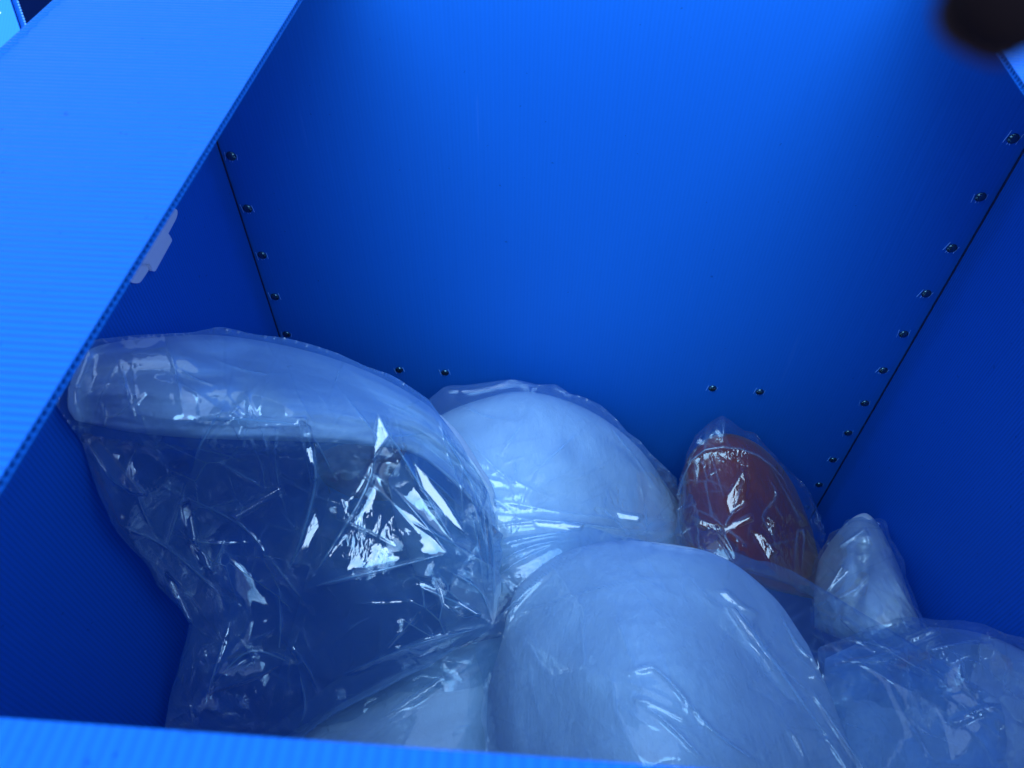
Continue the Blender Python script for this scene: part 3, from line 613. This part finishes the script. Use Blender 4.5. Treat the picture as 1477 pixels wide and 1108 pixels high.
# ---- second red cushion seen deep under the big bag
soft_item('cushion', 'second dark red cushion, a dim patch deep below the loose bag', 'cushion', M_red,
    ([(455, 655), (500, 640), (560, 640), (605, 660)], [(470, 700), (510, 718), (570, 722), (600, 706)], [(455, 655), (458, 680), (470, 700)], [(605, 660), (608, 685), (600, 706)]),
    [(470, 640, -1.36), (540, 680, -1.36), (620, 660, -1.36), (560, 740, -1.38)], 0.03, 0.06, 'cushions of dark red cloth', seed=17, H=40, W_=50)
# ---- 4: rolled white bundle at the right wall
_, p4 = soft_item('bundle', 'small cream white rolled bundle standing upright by the right wall', 'bundle', M_white2,
    ([(1184, 815), (1210, 775), (1240, 748), (1262, 752), (1290, 800), (1322, 885)], [(1175, 905), (1240, 930), (1330, 935)], [(1180, 810), (1174, 850), (1175, 905)], [(1320, 880), (1330, 910), (1330, 935)]),
    [(1180, 810, -1.30), (1238, 752, -1.24), (1268, 758, -1.23), (1320, 880, -1.15), (1250, 850, -1.18), (1175, 905, -1.26), (1330, 935, -1.14)],
    0.045, 0.07, GP, seed=14, lumps=0.005, p=2.2, H=120, W_=120, dents=((1246, 790, 9, .022), (1247, 806, 10, .028), (1247, 824, 9, .024), (1242, 842, 8, .018), (1238, 858, 8, .014), (1234, 874, 8, .012), (1225, 815, 16, -.010), (1215, 850, 14, -.010)))
film('plastic_bag', 'snug clear bag on the rolled bundle at the right wall', 'plastic bag', M_film_r,
    ([(1174, 808), (1200, 770), (1240, 744), (1275, 752), (1300, 805), (1328, 885)], [(1170, 905), (1240, 932), (1336, 935)], [(1174, 808), (1168, 850), (1170, 905)], [(1328, 885), (1336, 910), (1336, 935)]),
    [(1180, 810, -1.28), (1238, 752, -1.21), (1268, 758, -1.20), (1320, 880, -1.12), (1250, 850, -1.15), (1175, 905, -1.23), (1330, 935, -1.12)],
    [p4], facets=([(1192, 853), (1214, 818), (1223, 824), (1206, 850)], [(1208, 863), (1234, 850), (1253, 830), (1246, 856), (1230, 860)], [(1212, 788), (1247, 763), (1256, 786), (1236, 781)], [(1238, 802), (1252, 800), (1246, 814)]), bulge=0.03, excess=(0.02, 0.01, 0.0), seed=23, H=44, W_=44, fine=(20, 60, 40, 50, 0.8), crease=0.003, amp=0.004, gap=0.002,
    folds=[([(1205, 790), (1248, 766), (1254, 790)], .004, 3), ([(1190, 852), (1215, 830), (1228, 822)], .004, 4), ([(1205, 863), (1235, 850), (1250, 832)], .005, 4)], group=GB)
# ---- 6: pillow at the bottom, left of the big one
_, p6 = soft_item('pillow', 'white pillow sloping down at the bottom edge, left of the big round one', 'pillow', M_white,
    ([(350, 1110), (430, 1050), (520, 1000), (610, 955), (705, 922), (790, 915)], [(380, 1300), (540, 1330), (800, 1300)], [(350, 1110), (345, 1200), (380, 1300)], [(790, 915), (815, 1080), (800, 1300)]),
    [(350, 1110, -1.24), (520, 1000, -1.22), (705, 925, -1.19), (560, 1100, -1.18), (380, 1300, -1.3), (800, 1300, -1.3), (790, 1050, -1.25)],
    0.03, 0.10, GP, seed=15, p=3.2)
film('plastic_bag', 'thin clear bag drawn over the sloping pillow at the bottom edge', 'plastic bag', M_film_t,
    ([(330, 1090), (430, 1020), (520, 965), (620, 915), (708, 885), (780, 875)], [(360, 1300), (540, 1330), (790, 1300)], [(330, 1090), (335, 1200), (360, 1300)], [(780, 875), (790, 960), (800, 1080), (790, 1300)]),
    [(330, 1090, -1.22), (520, 965, -1.16), (708, 880, -1.13), (780, 880, -1.17), (560, 1100, -1.13), (360, 1300, -1.25), (790, 1300, -1.26), (790, 1050, -1.2)],
    [p6], facets=([(505, 1072), (560, 1030), (640, 975), (645, 980), (565, 1038), (512, 1080)], [(450, 985), (520, 960), (522, 966), (455, 992)]), bulge=0.012, excess=(0.01, 0.0, 0.0), seed=29, crease=0.003, fine=(30, -32, 12, 150, 0.9), H=34, W_=40, amp=0.004,
    folds=[([(510, 1070), (600, 1000), (700, 935)], .004, 3), ([(530, 1070), (610, 1005), (690, 950)], .003, 3), ([(440, 990), (560, 960), (700, 900)], .003, 4)], group=GB)
# ---- 7: pillow at the lower right
_, p7 = soft_item('pillow', 'white pillow in the lower right corner behind the folded film edge', 'pillow', M_white,
    ([(1190, 950), (1270, 915), (1340, 905), (1420, 915), (1500, 950)], [(1180, 1200), (1300, 1230), (1480, 1200)], [(1190, 950), (1180, 1070), (1180, 1200)], [(1500, 950), (1530, 1060), (1480, 1200)]),
    [(1190, 950, -1.18), (1340, 905, -1.11), (1420, 915, -1.03), (1500, 950, -.93), (1300, 1040, -1.10), (1200, 1200, -1.15), (1450, 1100, -1.0)],
    0.03, 0.10, GP, seed=16, p=2.8)
film('plastic_bag', 'clear bag with a bright glint on the lower right pillow', 'plastic bag', M_film,
    ([(1180, 935), (1280, 897), (1340, 890), (1410, 900), (1510, 930)], [(1170, 1200), (1300, 1230), (1500, 1200)], [(1180, 935), (1172, 1070), (1170, 1200)], [(1510, 930), (1540, 1060), (1500, 1200)]),
    [(1180, 935, -1.15), (1340, 892, -1.08), (1420, 905, -1.0), (1510, 930, -.90), (1300, 1040, -1.05), (1200, 1200, -1.1), (1450, 1100, -.96)]+facet(1390, 940, -1.0, [(1360, 940), (1430, 945), (1390, 930)]),
    [p7], facets=([(1340, 936), (1365, 931), (1430, 929), (1437, 950), (1400, 946), (1372, 960)], [(1310, 922), (1345, 908), (1350, 913), (1318, 928)], [(1372, 1041), (1420, 1032), (1420, 1036), (1380, 1046)], [(1438, 1040), (1450, 1050), (1440, 1052)]), bulge=0.016, excess=(0.025, 0.005, 0.0), seed=31, crease=0.004, fine=(40, 20, 30, 120, 1.0), H=40, W_=46, amp=0.006,
    folds=[([(1190, 965), (1300, 935), (1350, 912)], .004, 3), ([(1340, 940), (1400, 925), (1440, 935)], .006, 7), ([(1370, 1040), (1430, 1020), (1450, 1030)], .004, 3)], group=GB)
# ---- 5: the big round pillow in front
_, p5 = soft_item('pillow', 'big round white pillow in the front centre, the largest and brightest', 'pillow', M_white,
    ([(722, 930), (745, 850), (800, 803), (870, 782), (950, 783), (1040, 803), (1115, 860), (1165, 930)], [(735, 1300), (900, 1360), (1100, 1350), (1270, 1260)], [(722, 930), (704, 1000), (706, 1100), (735, 1300)], [(1165, 930), (1205, 1020), (1240, 1120), (1270, 1260)]),
    [(745, 850, -1.12), (870, 782, -1.07), (1040, 803, -1.08), (1165, 930, -1.12), (706, 1000, -1.14), (960, 960, -1.02), (960, 1100, -1.0), (1240, 1120, -1.1), (735, 1300, -1.1), (1100, 1350, -1.1)],
    0.085, 0.10, GP, seed=18, H=120, W_=120, lumps=0.004)
film('plastic_bag', 'clear bag drawn over the big round front pillow, its folded edge trailing to the right', 'plastic bag', M_film_t,
    ([(680, 905), (690, 850), (725, 776), (850, 760), (950, 788), (1060, 797), (1110, 806), (1190, 852), (1330, 937), (1446, 1012)], [(735, 1300), (900, 1350), (1150, 1330), (1420, 1250)],
     [(680, 905), (698, 1000), (700, 1100), (735, 1300)], [(1446, 1012), (1455, 1100), (1420, 1250)]),
    [(690, 905, -1.08), (735, 790, -1.05), (850, 760, -1.06), (950, 788, -1.04), (1060, 797, -1.05), (1110, 806, -1.08), (1190, 852, -1.08), (1330, 937, -1.03), (1446, 1012, -.97),
     (702, 1000, -1.1), (960, 960, -.99), (960, 1100, -.98), (850, 900, -1.03), (1080, 920, -1.03), (735, 1300, -1.1), (1150, 1330, -1.0), (1230, 1000, -1.04), (1300, 1060, -1.03), (1420, 1250, -.95)],
    [p5], facets=([(1018, 855), (1050, 854), (1068, 872), (1092, 886), (1060, 882), (1040, 869)], [(1050, 875), (1060, 878), (1126, 965), (1192, 1062), (1184, 1064), (1110, 972)], [(1130, 1048), (1150, 1063), (1166, 1096), (1150, 1086)], [(903, 971), (940, 959), (936, 969)],
            [(1213, 893), (1224, 896), (1290, 948), (1332, 976), (1275, 952)], [(1345, 963), (1442, 1012), (1422, 1012), (1375, 987)], [(1176, 945), (1186, 960), (1190, 985), (1178, 968)], [(1160, 978), (1178, 972), (1180, 984)], [(915, 1010), (930, 1008), (990, 1038), (985, 1044)]), bulge=0.006, excess=(0.008, 0.0, 0.0), seed=37, crease=0.002, fine=(100, 58, 16, 170, 1.2), H=50, W_=60, amp=0.004, gap=0.003, mod=gauss(0.8, (1200, 950, 140, 100, 1.0), (760, 800, 80, 60, 1.2), (950, 950, 120, 120, -0.4)), back_sheet=False,
    folds=[([(1020, 858), (1050, 862), (1120, 960), (1190, 1060), (1230, 1120)], .010, 4), ([(1085, 880), (1095, 930), (1150, 985), (1180, 1010)], .008, 3), ([(1120, 875), (1150, 930), (1185, 960)], .007, 3),
           ([(1160, 980), (1200, 1040), (1260, 1130)], .009, 4), ([(905, 970), (940, 962), (985, 1005), (995, 1035)], .008, 3), ([(920, 1010), (960, 1040), (1020, 1100)], .007, 3), ([(975, 990), (1030, 1055), (1110, 1110)], .007, 3),
           ([(1110, 806), (1190, 856), (1330, 941), (1440, 1014)], .004, 3), ([(1215, 895), (1300, 950), (1400, 1000)], .005, 4), ([(760, 960), (785, 1060)], .003, 3), ([(1340, 960), (1420, 1010), (1440, 1040)], .004, 3),
           ([(715, 940), (760, 850), (850, 790)], .004, 4), ([(860, 800), (900, 820), (1000, 870)], .002, 5), ([(715, 900), (740, 870), (800, 820)], .005, 3), ([(712, 905), (760, 880), (900, 840), (1010, 830)], .003, 2.5), ([(1190, 930), (1240, 925), (1330, 950)], .005, 3), ([(1180, 945), (1240, 955), (1330, 945)], .005, 3), ([(1150, 900), (1290, 985), (1380, 1030)], .003, 4)], group=GB)

# ------------------------------------------------------------------ fingertip close to the lens
def finger():
    bm = bmesh.new(); n = 24; d0 = 0.072
    A = Vector(Wp(1464, -12, d0)); B = Vector(Wp(1640, -420, d0*1.12)); ax = (B-A).normalized(); L = (B-A).length
    side = ax.cross(Vector(R@np.array([0, 0, 1]))).normalized(); up = side.cross(ax)
    prev = None; r0 = 0.0068
    prof_ = [(-0.0062, 0.05), (-0.0056, 0.35), (-0.0042, 0.62), (-0.002, 0.83), (0.001, 0.96), (0.005, 1.03), (0.011, 1.06), (0.017, 1.08), (0.021, 1.12), (0.028, 1.1), (0.04, 1.16), (0.055, 1.3)]
    for z, k in prof_:
        ring = [bm.verts.new(A+ax*z+side*(r0*k*math.cos(2*math.pi*i/n))+up*(r0*k*0.86*math.sin(2*math.pi*i/n))) for i in range(n)]
        if prev:
            for i in range(n): bm.faces.new((prev[i], ring[i], ring[(i+1) % n], prev[(i+1) % n]))
        else: bm.faces.new(ring[::-1])
        prev = ring
    bm.faces.new(prev); bmesh.ops.recalc_face_normals(bm, faces=bm.faces[:])
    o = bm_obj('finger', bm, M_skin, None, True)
    tag(o, 'dark out-of-focus fingertip poking in at the top right corner', 'finger')
    bm = bmesh.new()                                          # nail on the far side
    rows = []
    for j in range(7):
        z = -0.003+j*0.0015; wd = 0.75 if j else 0.5
        rows.append([bm.verts.new(A+ax*z+side*(r0*1.06*math.sin(a*wd))+up*(r0*0.92*math.cos(a*wd)*(1 if j else 0.93))) for a in np.linspace(-1, 1, 9)])
    for a, b in zip(rows, rows[1:]):
        for i in range(8): bm.faces.new((a[i], a[i+1], b[i+1], b[i]))
    bm_obj('nail', bm, M_nail, o, True)
finger()
